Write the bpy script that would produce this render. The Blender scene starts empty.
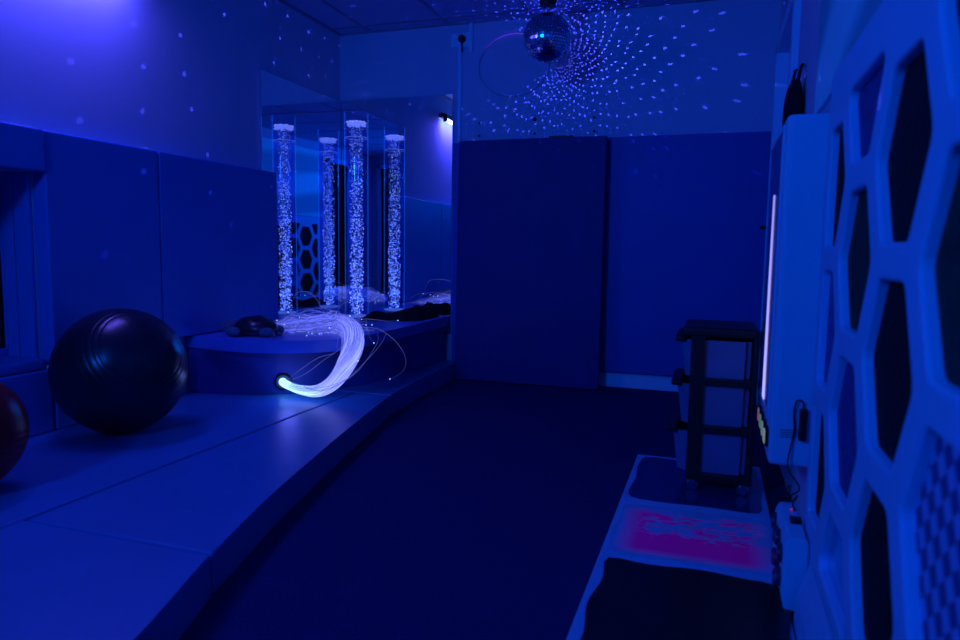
import bpy, bmesh, math, random
from mathutils import Vector, Matrix
random.seed(7)
SC = bpy.context.scene
COL = SC.collection
PI = math.pi
XL, XR, YB, YR, ZC = -2.685, 0.30, 4.65, -1.6, 2.457   # wall planes, ceiling height

# ------------------------------------------------------------------ materials
def mat(name, color, rough=0.6, spec=0.3, metal=0.0, emit=None, es=0.0, noise=None, bump=0.0, bscale=40, coat=0.0):
    m = bpy.data.materials.new(name); m.use_nodes = True
    nt = m.node_tree; b = nt.nodes['Principled BSDF']
    b.inputs['Base Color'].default_value = (*color, 1)
    b.inputs['Roughness'].default_value = rough
    b.inputs['Metallic'].default_value = metal
    b.inputs['Specular IOR Level'].default_value = spec
    b.inputs['Coat Weight'].default_value = coat
    if emit: 
        b.inputs['Emission Color'].default_value = (*emit, 1); b.inputs['Emission Strength'].default_value = es
    tc = nt.nodes.new('ShaderNodeTexCoord')
    if noise:
        amt, sc = noise
        n = nt.nodes.new('ShaderNodeTexNoise'); n.inputs['Scale'].default_value = sc; n.inputs['Detail'].default_value = 5
        nt.links.new(tc.outputs['Object'], n.inputs['Vector'])
        mx = nt.nodes.new('ShaderNodeMix'); mx.data_type = 'RGBA'
        mx.inputs[6].default_value = (*[c*(1-amt) for c in color], 1); mx.inputs[7].default_value = (*[min(1, c*(1+amt)) for c in color], 1)
        nt.links.new(n.outputs['Fac'], mx.inputs[0]); nt.links.new(mx.outputs[2], b.inputs['Base Color'])
    if bump:
        n2 = nt.nodes.new('ShaderNodeTexNoise'); n2.inputs['Scale'].default_value = bscale; n2.inputs['Detail'].default_value = 3
        nt.links.new(tc.outputs['Object'], n2.inputs['Vector'])
        bp = nt.nodes.new('ShaderNodeBump'); bp.inputs['Strength'].default_value = bump; bp.inputs['Distance'].default_value = 0.01
        nt.links.new(n2.outputs['Fac'], bp.inputs['Height']); nt.links.new(bp.outputs['Normal'], b.inputs['Normal'])
    return m

def emis(name, color, s):
    m = bpy.data.materials.new(name); m.use_nodes = True
    nt = m.node_tree; nt.nodes.remove(nt.nodes['Principled BSDF'])
    e = nt.nodes.new('ShaderNodeEmission'); e.inputs[0].default_value = (*color, 1); e.inputs[1].default_value = s
    nt.links.new(e.outputs[0], nt.nodes['Material Output'].inputs[0]); return m

M = {}
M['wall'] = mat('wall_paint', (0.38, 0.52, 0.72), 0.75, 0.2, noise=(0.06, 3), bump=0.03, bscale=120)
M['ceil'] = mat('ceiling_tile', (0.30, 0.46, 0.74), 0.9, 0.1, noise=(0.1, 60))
M['grid'] = mat('ceiling_grid', (0.20, 0.26, 0.40), 0.6)
M['carpet'] = mat('carpet', (0.015, 0.026, 0.12), 0.95, 0.05, noise=(0.7, 160), bump=0.5, bscale=260)
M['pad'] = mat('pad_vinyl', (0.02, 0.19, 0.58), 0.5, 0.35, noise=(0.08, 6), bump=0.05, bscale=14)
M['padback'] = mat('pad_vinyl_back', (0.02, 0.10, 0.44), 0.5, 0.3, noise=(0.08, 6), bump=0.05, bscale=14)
M['mat'] = mat('mat_vinyl', (0.02, 0.17, 0.44), 0.38, 0.45, noise=(0.08, 5), bump=0.22, bscale=8)
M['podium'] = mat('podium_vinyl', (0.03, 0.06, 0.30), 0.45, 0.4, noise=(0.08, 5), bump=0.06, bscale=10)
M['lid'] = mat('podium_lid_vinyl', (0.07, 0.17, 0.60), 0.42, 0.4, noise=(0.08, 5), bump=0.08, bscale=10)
M['navy'] = mat('navy_vinyl', (0.01, 0.022, 0.19), 0.55, 0.3, noise=(0.15, 4), bump=0.15, bscale=7)
M['seam'] = mat('seam_piping', (0.02, 0.025, 0.10), 0.6)
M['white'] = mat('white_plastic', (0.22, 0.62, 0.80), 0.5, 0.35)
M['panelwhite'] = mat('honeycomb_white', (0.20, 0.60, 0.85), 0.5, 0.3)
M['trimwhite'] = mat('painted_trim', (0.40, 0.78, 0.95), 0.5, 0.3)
M['black'] = mat('black_plastic', (0.010, 0.010, 0.014), 0.45, 0.4)
M['blackmatte'] = mat('black_matte', (0.006, 0.006, 0.009), 0.9, 0.1)
M['blackcloth'] = mat('black_cloth', (0.012, 0.013, 0.022), 0.95, 0.1, noise=(0.4, 30), bump=0.4, bscale=60)
M['darkglass'] = mat('dark_glass', (0.004, 0.004, 0.008), 0.08, 0.5)
M['ball'] = mat('ball_rubber', (0.012, 0.014, 0.028), 0.28, 0.5)
M['redball'] = mat('red_ball_rubber', (0.16, 0.006, 0.008), 0.35, 0.4, emit=(0.25, 0.002, 0.01), es=0.006)
M['turtleshell'] = mat('turtle_shell', (0.012, 0.014, 0.025), 0.3, 0.5, noise=(0.5, 25))
M['turtleskin'] = mat('turtle_plush', (0.08, 0.15, 0.22), 0.95, 0.1, noise=(0.5, 60), bump=0.5, bscale=90)
M['chrome'] = mat('chrome', (0.7, 0.75, 0.85), 0.15, 0.5, metal=1)
M['clearbox'] = mat('frosted_plastic', (0.12, 0.17, 0.34), 0.35, 0.4, noise=(0.3, 5))
M['mirror'] = mat('mirror_acrylic', (0.80, 0.86, 0.92), 0.012, 0.5, metal=1)
M['facet'] = mat('mirror_facet', (0.9, 0.93, 1.0), 0.16, 0.5, metal=1)
M['printed'] = mat('printed_ink', (0.03, 0.05, 0.12), 0.7)
M['purple'] = mat('purple_beam_edge', (0.12, 0.10, 0.55), 0.4, 0.5, emit=(0.10, 0.02, 0.7), es=0.05)

# slight waviness on the acrylic mirrors
nt = M['mirror'].node_tree; b = nt.nodes['Principled BSDF']; tc = nt.nodes.new('ShaderNodeTexCoord')
n = nt.nodes.new('ShaderNodeTexNoise'); n.inputs['Scale'].default_value = 2.2; n.inputs['Detail'].default_value = 1
nt.links.new(tc.outputs['Object'], n.inputs['Vector'])
bp = nt.nodes.new('ShaderNodeBump'); bp.inputs['Strength'].default_value = 0.10; bp.inputs['Distance'].default_value = 0.006
nt.links.new(n.outputs['Fac'], bp.inputs['Height']); nt.links.new(bp.outputs['Normal'], b.inputs['Normal'])

def clear_mat(name, tint, rough=0.03, gl=0.9, glow=0.0):
    m = bpy.data.materials.new(name); m.use_nodes = True
    nt = m.node_tree; nt.nodes.remove(nt.nodes['Principled BSDF'])
    t = nt.nodes.new('ShaderNodeBsdfTransparent'); t.inputs[0].default_value = (*tint, 1)
    g = nt.nodes.new('ShaderNodeBsdfGlossy'); g.inputs['Roughness'].default_value = rough; g.inputs[0].default_value = (gl, gl, gl, 1)
    lw = nt.nodes.new('ShaderNodeLayerWeight'); lw.inputs[0].default_value = 0.5
    f = nt.nodes.new('ShaderNodeMapRange'); f.interpolation_type = 'SMOOTHSTEP'
    for i, v in enumerate((0.72, 1.0, 0.04, 0.65)): f.inputs[i+1].default_value = v
    nt.links.new(lw.outputs['Facing'], f.inputs[0])
    mx = nt.nodes.new('ShaderNodeMixShader')
    nt.links.new(f.outputs[0], mx.inputs[0]); nt.links.new(t.outputs[0], mx.inputs[1]); nt.links.new(g.outputs[0], mx.inputs[2])
    o_ = mx.outputs[0]
    if glow:   # light carried inside the acrylic leaves at its edges
        e = nt.nodes.new('ShaderNodeEmission'); e.inputs[0].default_value = (0.02, 0.14, 1.0, 1)
        gm = nt.nodes.new('ShaderNodeMapRange'); gm.interpolation_type = 'SMOOTHSTEP'
        for i, v in enumerate((0.55, 1.0, 0.0, glow)): gm.inputs[i+1].default_value = v
        nt.links.new(lw.outputs['Facing'], gm.inputs[0]); nt.links.new(gm.outputs[0], e.inputs[1])
        ad = nt.nodes.new('ShaderNodeAddShader'); nt.links.new(o_, ad.inputs[0]); nt.links.new(e.outputs[0], ad.inputs[1]); o_ = ad.outputs[0]
    nt.links.new(o_, nt.nodes['Material Output'].inputs[0]); return m
M['acrylic'] = clear_mat('clear_acrylic', (0.86, 0.92, 1.0), glow=0.35)
M['water'] = clear_mat('tube_water', (0.62, 0.74, 1.0), 0.05)

def bubble_mat():
    m = bpy.data.materials.new('lit_bubbles'); m.use_nodes = True
    nt = m.node_tree; nt.nodes.remove(nt.nodes['Principled BSDF'])
    tc = nt.nodes.new('ShaderNodeTexCoord')
    n = nt.nodes.new('ShaderNodeTexNoise'); n.inputs['Scale'].default_value = 120; n.inputs['Detail'].default_value = 1
    nt.links.new(tc.outputs['Object'], n.inputs['Vector'])
    r = nt.nodes.new('ShaderNodeMapRange'); r.inputs[1].default_value = 0.47; r.inputs[2].default_value = 0.68; r.inputs[3].default_value = 0.16; r.inputs[4].default_value = 4.5
    nt.links.new(n.outputs['Fac'], r.inputs[0])
    sp = nt.nodes.new('ShaderNodeSeparateXYZ'); nt.links.new(tc.outputs['Object'], sp.inputs[0])
    hz = nt.nodes.new('ShaderNodeMapRange'); hz.inputs[1].default_value = 0.0; hz.inputs[2].default_value = 1.3; hz.inputs[3].default_value = 1.4; hz.inputs[4].default_value = 0.45
    nt.links.new(sp.outputs[2], hz.inputs[0])
    mu = nt.nodes.new('ShaderNodeMath'); mu.operation = 'MULTIPLY'; nt.links.new(r.outputs[0], mu.inputs[0]); nt.links.new(hz.outputs[0], mu.inputs[1])
    n2 = nt.nodes.new('ShaderNodeTexNoise'); n2.inputs['Scale'].default_value = 14
    nt.links.new(tc.outputs['Object'], n2.inputs['Vector'])
    cr = nt.nodes.new('ShaderNodeMix'); cr.data_type = 'RGBA'
    cr.inputs[6].default_value = (0.08, 0.26, 1, 1); cr.inputs[7].default_value = (0.26, 0.24, 1, 1)
    nt.links.new(n2.outputs['Fac'], cr.inputs[0])
    e = nt.nodes.new('ShaderNodeEmission'); nt.links.new(cr.outputs[2], e.inputs[0]); nt.links.new(mu.outputs[0], e.inputs[1])
    nt.links.new(e.outputs[0], nt.nodes['Material Output'].inputs[0]); return m
M['bubble'] = bubble_mat()
M['foam'] = emis('lit_foam', (0.22, 0.26, 1.0), 1.1)
M['ringlight'] = emis('tube_ring', (0.10, 0.2, 1.0), 0.6)

def fibre_mat(name, near, far):
    m = bpy.data.materials.new(name); m.use_nodes = True
    nt = m.node_tree; nt.nodes.remove(nt.nodes['Principled BSDF'])
    a = nt.nodes.new('ShaderNodeAttribute'); a.attribute_name = 'along'
    r = nt.nodes.new('ShaderNodeValToRGB')
    els = r.color_ramp.elements
    els[0].position = 0.0; els[0].color = (*near[0], 1)
    els[1].position = 1.0; els[1].color = (*far[0], 1)
    mid = els.new(0.33); mid.color = (0.20, 0.24, 1.0, 1)
    nt.links.new(a.outputs['Fac'], r.inputs[0])
    s = nt.nodes.new('ShaderNodeMapRange'); s.inputs[3].default_value = near[1]; s.inputs[4].default_value = far[1]
    nt.links.new(a.outputs['Fac'], s.inputs[0])
    g = nt.nodes.new('ShaderNodeAttribute'); g.attribute_name = 'glow'
    mu = nt.nodes.new('ShaderNodeMath'); mu.operation = 'MULTIPLY'; nt.links.new(s.outputs[0], mu.inputs[0]); nt.links.new(g.outputs['Fac'], mu.inputs[1])
    e = nt.nodes.new('ShaderNodeEmission'); nt.links.new(r.outputs[0], e.inputs[0]); nt.links.new(mu.outputs[0], e.inputs[1])
    nt.links.new(e.outputs[0], nt.nodes['Material Output'].inputs[0]); return m
M['fibre'] = fibre_mat('glowing_fibre', ((0.26, 0.66, 1.0), 3.0), ((0.09, 0.12, 1.0), 0.60))
M['loosefibre'] = fibre_mat('dim_fibre', ((0.08, 0.10, 1.0), 0.55), ((0.03, 0.06, 1.0), 0.22))
M['tip'] = emis('fibre_tip', (0.3, 0.5, 1.0), 2.2)

# ------------------------------------------------------------------ mesh helpers
def obj(name, bm, m, parent=None, smooth=False, loc=None):
    me = bpy.data.meshes.new(name)
    bmesh.ops.recalc_face_normals(bm, faces=bm.faces)
    bm.to_mesh(me); bm.free()
    for mm in (m if isinstance(m, (list, tuple)) else [m]): me.materials.append(mm)
    if smooth:
        for p in me.polygons: p.use_smooth = True
    o = bpy.data.objects.new(name, me); COL.objects.link(o)
    if loc: o.location = loc
    if parent: o.parent = parent
    return o
def tag(o, label=None, cat=None, group=None, kind=None):
    if label: o['label'] = label
    if cat: o['category'] = cat
    if group: o['group'] = group
    if kind: o['kind'] = kind
    return o
def thing(name, loc, label, cat, group=None, rz=0.0):
    o = bpy.data.objects.new(name, None); COL.objects.link(o); o.location = loc; o.rotation_euler = (0, 0, rz)
    o.empty_display_size = 0.05
    return tag(o, label, cat, group)
def struct(name, bm, m, parent=None, smooth=False):
    o = obj(name, bm, m, parent, smooth)
    if not parent: o['kind'] = 'structure'
    return o
def box(bm, x0, x1, y0, y1, z0, z1, bev=0.0, seg=2):
    r = bmesh.ops.create_cube(bm, size=1.0)
    vs = r['verts']
    for v in vs:
        v.co = Vector(((x0+x1)/2 + v.co.x*(x1-x0), (y0+y1)/2 + v.co.y*(y1-y0), (z0+z1)/2 + v.co.z*(z1-z0)))
    if bev:
        es = list({e for v in vs for e in v.link_edges})
        bmesh.ops.bevel(bm, geom=es, offset=bev, segments=seg, affect='EDGES', profile=0.6)
    return bm
def bx(*a, **k): return box(bmesh.new(), *a, **k)
def tube(bm, pts, r, seg=6, caps=True, layer=None, t0=0.0, t1=1.0, glow=1.0):
    gl = bm.verts.layers.float.get('glow') if layer is not None else None
    pts = [Vector(p) for p in pts]; rings = []
    N = len(pts); rr = r if isinstance(r, (list, tuple)) else [r]*N
    up = None
    for i, p in enumerate(pts):
        d = (pts[min(i+1, N-1)] - pts[max(i-1, 0)]); d = d.normalized() if d.length > 1e-9 else Vector((0, 0, 1))
        if up is None:
            up = Vector((0, 0, 1)) if abs(d.z) < 0.9 else Vector((1, 0, 0))
        s = d.cross(up); s = s.normalized() if s.length > 1e-6 else d.orthogonal().normalized()
        up = s.cross(d).normalized()
        ring = []
        for k in range(seg):
            a = 2*PI*k/seg
            v = bm.verts.new(p + (s*math.cos(a) + up*math.sin(a))*rr[i])
            if layer is not None: v[layer] = t0 + (t1-t0)*i/(N-1)
            if gl is not None: v[gl] = glow
            ring.append(v)
        rings.append(ring)
    for i in range(N-1):
        for k in range(seg):
            bm.faces.new((rings[i][k], rings[i][(k+1) % seg], rings[i+1][(k+1) % seg], rings[i+1][k]))
    if caps:
        bm.faces.new(rings[0][::-1]); bm.faces.new(rings[-1])
    return bm
def catmull(pts, n=8):
    P = [Vector(p) for p in pts]; P = [P[0]*2-P[1]] + P + [P[-1]*2-P[-2]]; out = []
    for i in range(1, len(P)-2):
        for k in range(n):
            t = k/n; a, b, c, d = P[i-1:i+3]
            out.append(0.5*((2*b) + (c-a)*t + (2*a-5*b+4*c-d)*t*t + (3*b-a-3*c+d)*t**3))
    out.append(P[-2]); return out
def lathe(bm, prof, seg=32, center=(0, 0, 0), axis='Z'):
    rings = []
    for r, h in prof:
        ring = []
        for k in range(seg):
            a = 2*PI*k/seg; x, y = r*math.cos(a), r*math.sin(a)
            c = {'Z': (x, y, h), 'X': (h, x, y), 'Y': (x, h, y)}[axis]
            ring.append(bm.verts.new(Vector(c) + Vector(center)))
        rings.append(ring)
    for i in range(len(rings)-1):
        for k in range(seg):
            bm.faces.new((rings[i][k], rings[i][(k+1) % seg], rings[i+1][(k+1) % seg], rings[i+1][k]))
    if prof[0][0] > 1e-5: bm.faces.new(rings[0][::-1])
    if prof[-1][0] > 1e-5: bm.faces.new(rings[-1])
    bmesh.ops.remove_doubles(bm, verts=bm.verts, dist=1e-6)
    return bm
def cyl(bm, c, r, h, seg=24, axis='Z', bev=0.0):
    pr = [(0, 0), (r-bev, 0), (r, bev), (r, h-bev), (r-bev, h), (0, h)] if bev else [(0, 0), (r, 0), (r, h), (0, h)]
    return lathe(bm, pr, seg, c, axis)
def prism(bm, outline, z0, z1, bev=0.0, seg=3):
    lo = [bm.verts.new((x, y, z0)) for x, y in outline]; hi = [bm.verts.new((x, y, z1)) for x, y in outline]
    n = len(outline); f = [bm.faces.new(lo[::-1]), bm.faces.new(hi)]
    for i in range(n): bm.faces.new((lo[i], lo[(i+1) % n], hi[(i+1) % n], hi[i]))
    if bev:
        es = [e for ff in f for e in ff.edges]
        bmesh.ops.bevel(bm, geom=es, offset=bev, segments=seg, affect='EDGES', profile=0.6)
    return bm
def ell(bm, c, r, seg=20, rings=12, rot=None):
    g = bmesh.ops.create_uvsphere(bm, u_segments=seg, v_segments=rings, radius=1.0)
    mtx = Matrix.Translation(c) @ (rot or Matrix.Identity(4)) @ Matrix.Diagonal((*r, 1))
    bmesh.ops.transform(bm, matrix=mtx, verts=g['verts']); return bm
def curve_panel(outer, holes, extr, bev, res=3):
    """flat sheet with holes, rounded edges: returns a mesh in local XY"""
    cu = bpy.data.curves.new('tmp', 'CURVE'); cu.dimensions = '2D'; cu.fill_mode = 'BOTH'
    cu.extrude = extr; cu.bevel_depth = bev; cu.bevel_resolution = res; cu.offset = -bev
    for pl in [outer] + holes:
        s = cu.splines.new('POLY'); s.points.add(len(pl)-1); s.use_cyclic_u = True
        for p, q in zip(s.points, pl): p.co = (q[0], q[1], 0, 1)
    o = bpy.data.objects.new('tmp', cu); COL.objects.link(o)
    dg = bpy.context.evaluated_depsgraph_get()
    me = bpy.data.meshes.new_from_object(o.evaluated_get(dg))
    bpy.data.objects.remove(o); bpy.data.curves.remove(cu)
    bm = bmesh.new(); bm.from_mesh(me); bpy.data.meshes.remove(me); return bm

# ------------------------------------------------------------------ camera (solved from the vanishing lines)
yaw, pitch, roll, F = 0.325235, 0.100513, 0.0149598, 693.2
f = Vector((-math.sin(yaw)*math.cos(pitch), math.cos(yaw)*math.cos(pitch), -math.sin(pitch)))
r0 = Vector((math.cos(yaw), math.sin(yaw), 0)); u0 = r0.cross(f)
r = r0*math.cos(roll) + u0*math.sin(roll); u = u0*math.cos(roll) - r0*math.sin(roll)
cam = bpy.data.cameras.new('camera'); co = bpy.data.objects.new('camera', cam); COL.objects.link(co)
co.matrix_world = Matrix(((r.x, u.x, -f.x, 0), (r.y, u.y, -f.y, 0), (r.z, u.z, -f.z, 0.9), (0, 0, 0, 1)))
cam.sensor_width = 36; cam.lens = F/960*36; cam.clip_start = 0.02
cam.dof.use_dof = True; cam.dof.focus_distance = 4.3; cam.dof.aperture_fstop = 3.2
SC.camera = co

# ------------------------------------------------------------------ room shell
struct('floor', bx(XL-0.4, XR+0.1, YR-0.1, YB+0.1, -0.06, 0.0), M['carpet'])
struct('wall_back', bx(XL-0.4, XR+0.1, YB, YB+0.1, 0, ZC+0.1), M['wall'])
struct('wall_rear', bx(XL-0.4, XR+0.1, YR-0.1, YR, 0, ZC+0.1), M['wall'])
# left wall with a padded window recess (Y 0.75..2.15, z 0.42..1.19)
W0, W1, WZ0, WZ1 = 0.75, 2.15, 0.42, 1.19
bm = bmesh.new()
box(bm, XL-0.32, XL, YR-0.1, W0, 0, ZC+0.1); box(bm, XL-0.32, XL, W1, YB, 0, ZC+0.1)
box(bm, XL-0.32, XL, W0, W1, 0, WZ0); box(bm, XL-0.32, XL, W0, W1, WZ1, ZC+0.1)
struct('wall_left', bm, M['wall'])
bm = bmesh.new()
box(bm, XR, XR+0.1, YR-0.1, 3.42, 0, ZC+0.1); box(bm, XR, XR+0.1, 4.42, YB, 0, ZC+0.1); box(bm, XR, XR+0.1, 3.42, 4.42, 2.06, ZC+0.1)
struct('wall_right', bm, M['wall'])
ceil = struct('ceiling', bx(XL-0.4, XR+0.1, YR-0.1, YB+0.1, ZC, ZC+0.08), M['ceil'])
bm = bmesh.new()
for x in (-2.432, -1.83, -1.228, -0.626, -0.024): box(bm, x-0.012, x+0.012, YR, YB, ZC-0.004, ZC+0.002)
for y in (4.52, 3.92, 3.32, 2.72, 2.12, 1.52, 0.92, 0.32, -0.28, -0.88): box(bm, XL, XR, y-0.012, y+0.012, ZC-0.0042, ZC+0.002)
for a in ((XL, XL+0.02, YR, YB), (XL, XR, YB-0.02, YB), (XR-0.02, XR, YR, YB)): box(bm, *a, ZC-0.012, ZC+0.002)
obj('ceiling_grid', bm, M['grid'], ceil)
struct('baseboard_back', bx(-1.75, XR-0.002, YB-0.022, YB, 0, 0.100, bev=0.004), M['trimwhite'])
# door at the back end of the right wall
d = struct('door_1', bx(XR+0.035, XR+0.075, 3.50, 4.36, 0.01, 2.02, bev=0.004), M['trimwhite'])
bm = bmesh.new()
for y0, y1 in ((3.40, 3.48), (4.36, 4.44)): box(bm, XR-0.028, XR+0.09, y0, y1, 0, 2.09, bev=0.006)
box(bm, XR-0.028, XR+0.09, 3.40, 4.44, 2.03, 2.10, bev=0.006)
obj('door_frame', bm, M['trimwhite'], d)
bm = bmesh.new(); cyl(bm, (XR+0.02, 4.27, 1.03), 0.026, 0.016, 20, 'X'); cyl(bm, (XR-0.065, 4.27, 1.05), 0.009, 0.09, 14, 'X')
tube(bm, [(XR-0.06, 4.27, 1.05), (XR-0.065, 4.22, 1.05), (XR-0.062, 4.15, 1.045)], 0.010, 10)
obj('door_handle', bm, M['black'], d, True)
# dark doorway in the rear wall and dark cupboard door behind the camera, seen only in the mirrors
d = struct('door_2', bx(-0.20, 0.14, YR, YR+0.03, 0.20, 2.25, bev=0.004), M['blackmatte'])
bm = bmesh.new(); box(bm, -0.27, -0.20, YR, YR+0.05, 0, 2.32, bev=0.006); box(bm, 0.14, 0.21, YR, YR+0.05, 0, 2.32, bev=0.006); box(bm, -0.27, 0.21, YR, YR+0.05, 2.25, 2.32, bev=0.006)
box(bm, -0.20, 0.14, YR, YR+0.02, 0, 0.20)
obj('door_frame', bm, M['trimwhite'], d)
d = struct('door_3', bx(XR-0.03, XR, -0.62, -0.12, 0.20, 2.20, bev=0.004), M['blackmatte'])
bm = bmesh.new(); box(bm, XR-0.05, XR, -0.12, -0.05, 0, 2.27, bev=0.006); box(bm, XR-0.05, XR, -0.69, -0.62, 0, 2.27, bev=0.006); box(bm, XR-0.05, XR, -0.69, -0.05, 2.20, 2.27, bev=0.006)
obj('door_frame', bm, M['trimwhite'], d)
# window in the recess
w = struct('window_1', bx(XL-0.180, XL-0.168, W0+0.07, W1-0.016, WZ0+0.03, WZ1-0.03), M['darkglass'])
bm = bmesh.new()
box(bm, XL-0.190, XL-0.155, W1-0.020, W1-0.002, WZ0, WZ1, bev=0.006); box(bm, XL-0.190, XL-0.155, W0+0.002, W0+0.075, WZ0, WZ1, bev=0.006)
box(bm, XL-0.190, XL-0.155, W0+0.075, W1-0.020, WZ0, WZ0+0.035, bev=0.006); box(bm, XL-0.190, XL-0.155, W0+0.075, W1-0.020, WZ1-0.05, WZ1, bev=0.006)
obj('window_frame', bm, M['pad'], w)
bm = bmesh.new(); box(bm, XL-0.152, XL-0.09, W1-0.022, W1-0.001, WZ0, WZ1, bev=0.006); box(bm, XL-0.085, XL+0.0, W1-0.020, W1-0.001, WZ0, WZ1, bev=0.006)
obj('reveal_padding', bm, M['pad'], w)
obj('window_sill', bx(XL-0.154, XL+0.07, W0, W1-0.024, WZ0-0.04, WZ0+0.006, bev=0.012), M['pad'], w)
# vertical cable trunking on the back wall
struct('trim_1', bx(-1.752, -1.728, YB-0.014, YB, 1.62, 2.30, bev=0.003), M['trimwhite'])
struct('trim_2', bx(-1.672, -1.648, YB-0.016, YB, 2.255, ZC, bev=0.003), M['trimwhite'])

# ------------------------------------------------------------------ wall pads
def pad(name, b, m, label, cat='wall pad', group=None, clips=()):
    b = list(b); b[0] = max(b[0], XL+0.0015); b[3] = min(b[3], YB-0.0015)
    o = obj(name, bx(*b, bev=0.012, seg=3), m, smooth=False); tag(o, label, cat, group)
    for c in clips: obj('fixing_clip', bx(*c, bev=0.003), M['white'], o)
    return o
PX = XL+0.075
G = 'padded panels along the left wall'
pad('padded_panel', (XL, PX, W1+0.004, 2.768, 0.113+0.001, 1.362), M['pad'], 'blue padded wall panel right beside the window recess behind the large dark ball', group=G,
    clips=[(XL+0.005, PX-0.02, 2.722, 2.762, 1.358, 1.370)])
pad('padded_panel', (XL, PX, 2.773, 3.745, 0.426, 1.362), M['pad'], 'blue padded wall panel between the mirror corner and the seam above the ball', group=G)
pad('padded_panel', (XL, PX+0.012, 0.60, W1, WZ1, 1.362), M['pad'], 'short blue padded panel forming the lintel above the window recess', group=G,
    clips=[(XL+0.005, PX-0.02, 2.085, 2.125, 1.358, 1.370)])
pad('padded_panel', (XL+0.002, PX, 0.60, W1-0.006, 0.114, WZ0-0.042), M['pad'], 'low blue padded panel under the window sill', group=G)
G = 'padded panels along the back wall'
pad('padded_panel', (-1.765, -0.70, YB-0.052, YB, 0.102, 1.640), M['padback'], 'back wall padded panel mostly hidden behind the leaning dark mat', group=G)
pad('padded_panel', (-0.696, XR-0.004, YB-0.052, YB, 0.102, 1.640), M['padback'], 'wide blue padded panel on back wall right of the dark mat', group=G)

# leaning dark mat
bm = bx(-0.5, 0.5, -0.03, 0.03, 0.0, 1.63, bev=0.010, seg=3)
mt = obj('gym_mat', bm, M['navy'], loc=(-1.187, 4.487, 0.004)); mt.rotation_euler = (math.radians(-1.3), 0, 0)
tag(mt, 'tall dark navy gym mat standing upright against the back wall pads', 'gym mat')
obj('carry_strap', bx(0.12, 0.28, -0.02, 0.025, 1.626, 1.642, bev=0.004), M['black'], mt)

# ------------------------------------------------------------------ floor mats
EDGE = [(-0.95, 0.55), (-1.062, 1.03), (-1.183, 1.369), (-1.311, 1.819), (-1.471, 2.531), (-1.634, 3.342), (-1.678, 3.906), (-1.694, 4.59)]
def edge_x(y):
    for (xa, ya), (xb, yb) in zip(EDGE[:-1], EDGE[1:]):
        if ya <= y <= yb: return xa + (xb-xa)*(y-ya)/(yb-ya)
def mat_outline(x0, y0, y1, n=14):
    ys = [y0 + (y1-y0)*i/n for i in range(n+1)]
    # smooth the edge a little
    def ex(y): 
        return sum(edge_x(min(4.58, max(0.56, y+dy))) for dy in (-.12, -.06, 0, .06, .12))/5
    return [(x0, y0)] + [(ex(y), y) for y in ys] + [(x0, y1)]
G = 'padded floor mats along the left wall'
ZM = 0.113
def fmat(outline, label, z=ZM):
    o = obj('floor_mat', prism(bmesh.new(), outline, 0.0, z, bev=0.009), M['mat']); return tag(o, label, 'floor mat', G)
XS = -1.842
fmat([(XL+0.003, 0.45), (XS-0.006, 0.45), (XS-0.006, 3.335), (XL+0.003, 3.335)], 'long straight blue floor mat against the left wall carrying both exercise balls')
fmat(mat_outline(XS+0.006, 1.406, 3.335), 'curved blue floor mat in front of the podium, bounded by the dark seams')
fmat(mat_outline(XS+0.006, 0.56, 1.394), 'nearest curved blue floor mat in the bottom left corner', ZM+0.003)
fmat(mat_outline(-2.25, 3.343, 4.58), 'narrow far end floor mat running past the podium to the back wall')

# ------------------------------------------------------------------ mirrors
G = 'corner mirrors behind the bubble tube'
mb = bmesh.new(); box(mb, XL, XL+0.020, 3.672, YB-0.02, 0.30, 1.972, bev=0.003, seg=1)
tag(obj('wall_mirror', mb, M['mirror']), 'tall mirror on left wall of the corner behind the bubble tube', 'mirror', G)
mb = bmesh.new(); box(mb, XL+0.02, -1.783, YB-0.022, YB-0.002, 0.30, 1.978, bev=0.003, seg=1)
tag(obj('wall_mirror', mb, M['mirror']), 'tall mirror on back wall beside the leaning dark mat', 'mirror', G)

# ------------------------------------------------------------------ podium
ZL = 0.422
lid = [tuple(p[:2]) for p in catmull([(-2.60, 2.985, 0), (-2.45, 2.965, 0), (-2.26, 2.965, 0), (-2.09, 3.01, 0), (-1.95, 3.10, 0), (-1.85, 3.26, 0), (-1.805, 3.50, 0), (-1.797, 3.87, 0), (-1.80, 4.25, 0), (-1.805, 4.59, 0)], 5)] + [(-1.806, 4.622), (-2.66, 4.622), (-2.66, 2.985)]
body = [tuple(p[:2]) for p in catmull([(-2.60, 2.99, 0), (-2.42, 3.03, 0), (-2.20, 3.13, 0), (-2.03, 3.29, 0), (-1.90, 3.56, 0), (-1.84, 3.95, 0), (-1.822, 4.3, 0), (-1.82, 4.59, 0)], 5)] + [(-1.82, 4.62), (-2.655, 4.62), (-2.655, 2.99)]
pod = thing('corner_podium', (-2.2, 3.8, 0.0), 'curved blue padded corner podium with a lighter lid under the bubble tube', 'podium')
def rel(o, par): o.parent = par; o.matrix_parent_inverse = Matrix.Translation(-par.location) if par.rotation_euler.z == 0 else par.matrix_basis.inverted(); return o
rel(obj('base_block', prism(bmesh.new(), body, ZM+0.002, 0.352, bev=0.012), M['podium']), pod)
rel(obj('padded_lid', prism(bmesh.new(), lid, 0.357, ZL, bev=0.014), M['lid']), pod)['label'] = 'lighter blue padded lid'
HOLE = Vector((-2.172, 3.146, 0.181)); HN = Vector((0.5, -0.86, 0)).normalized()
bm = bmesh.new(); lathe(bm, [(0.028, -0.01), (0.046, -0.01), (0.046, 0.006), (0.040, 0.012), (0.030, 0.008), (0.028, -0.01)], 28)
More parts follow.
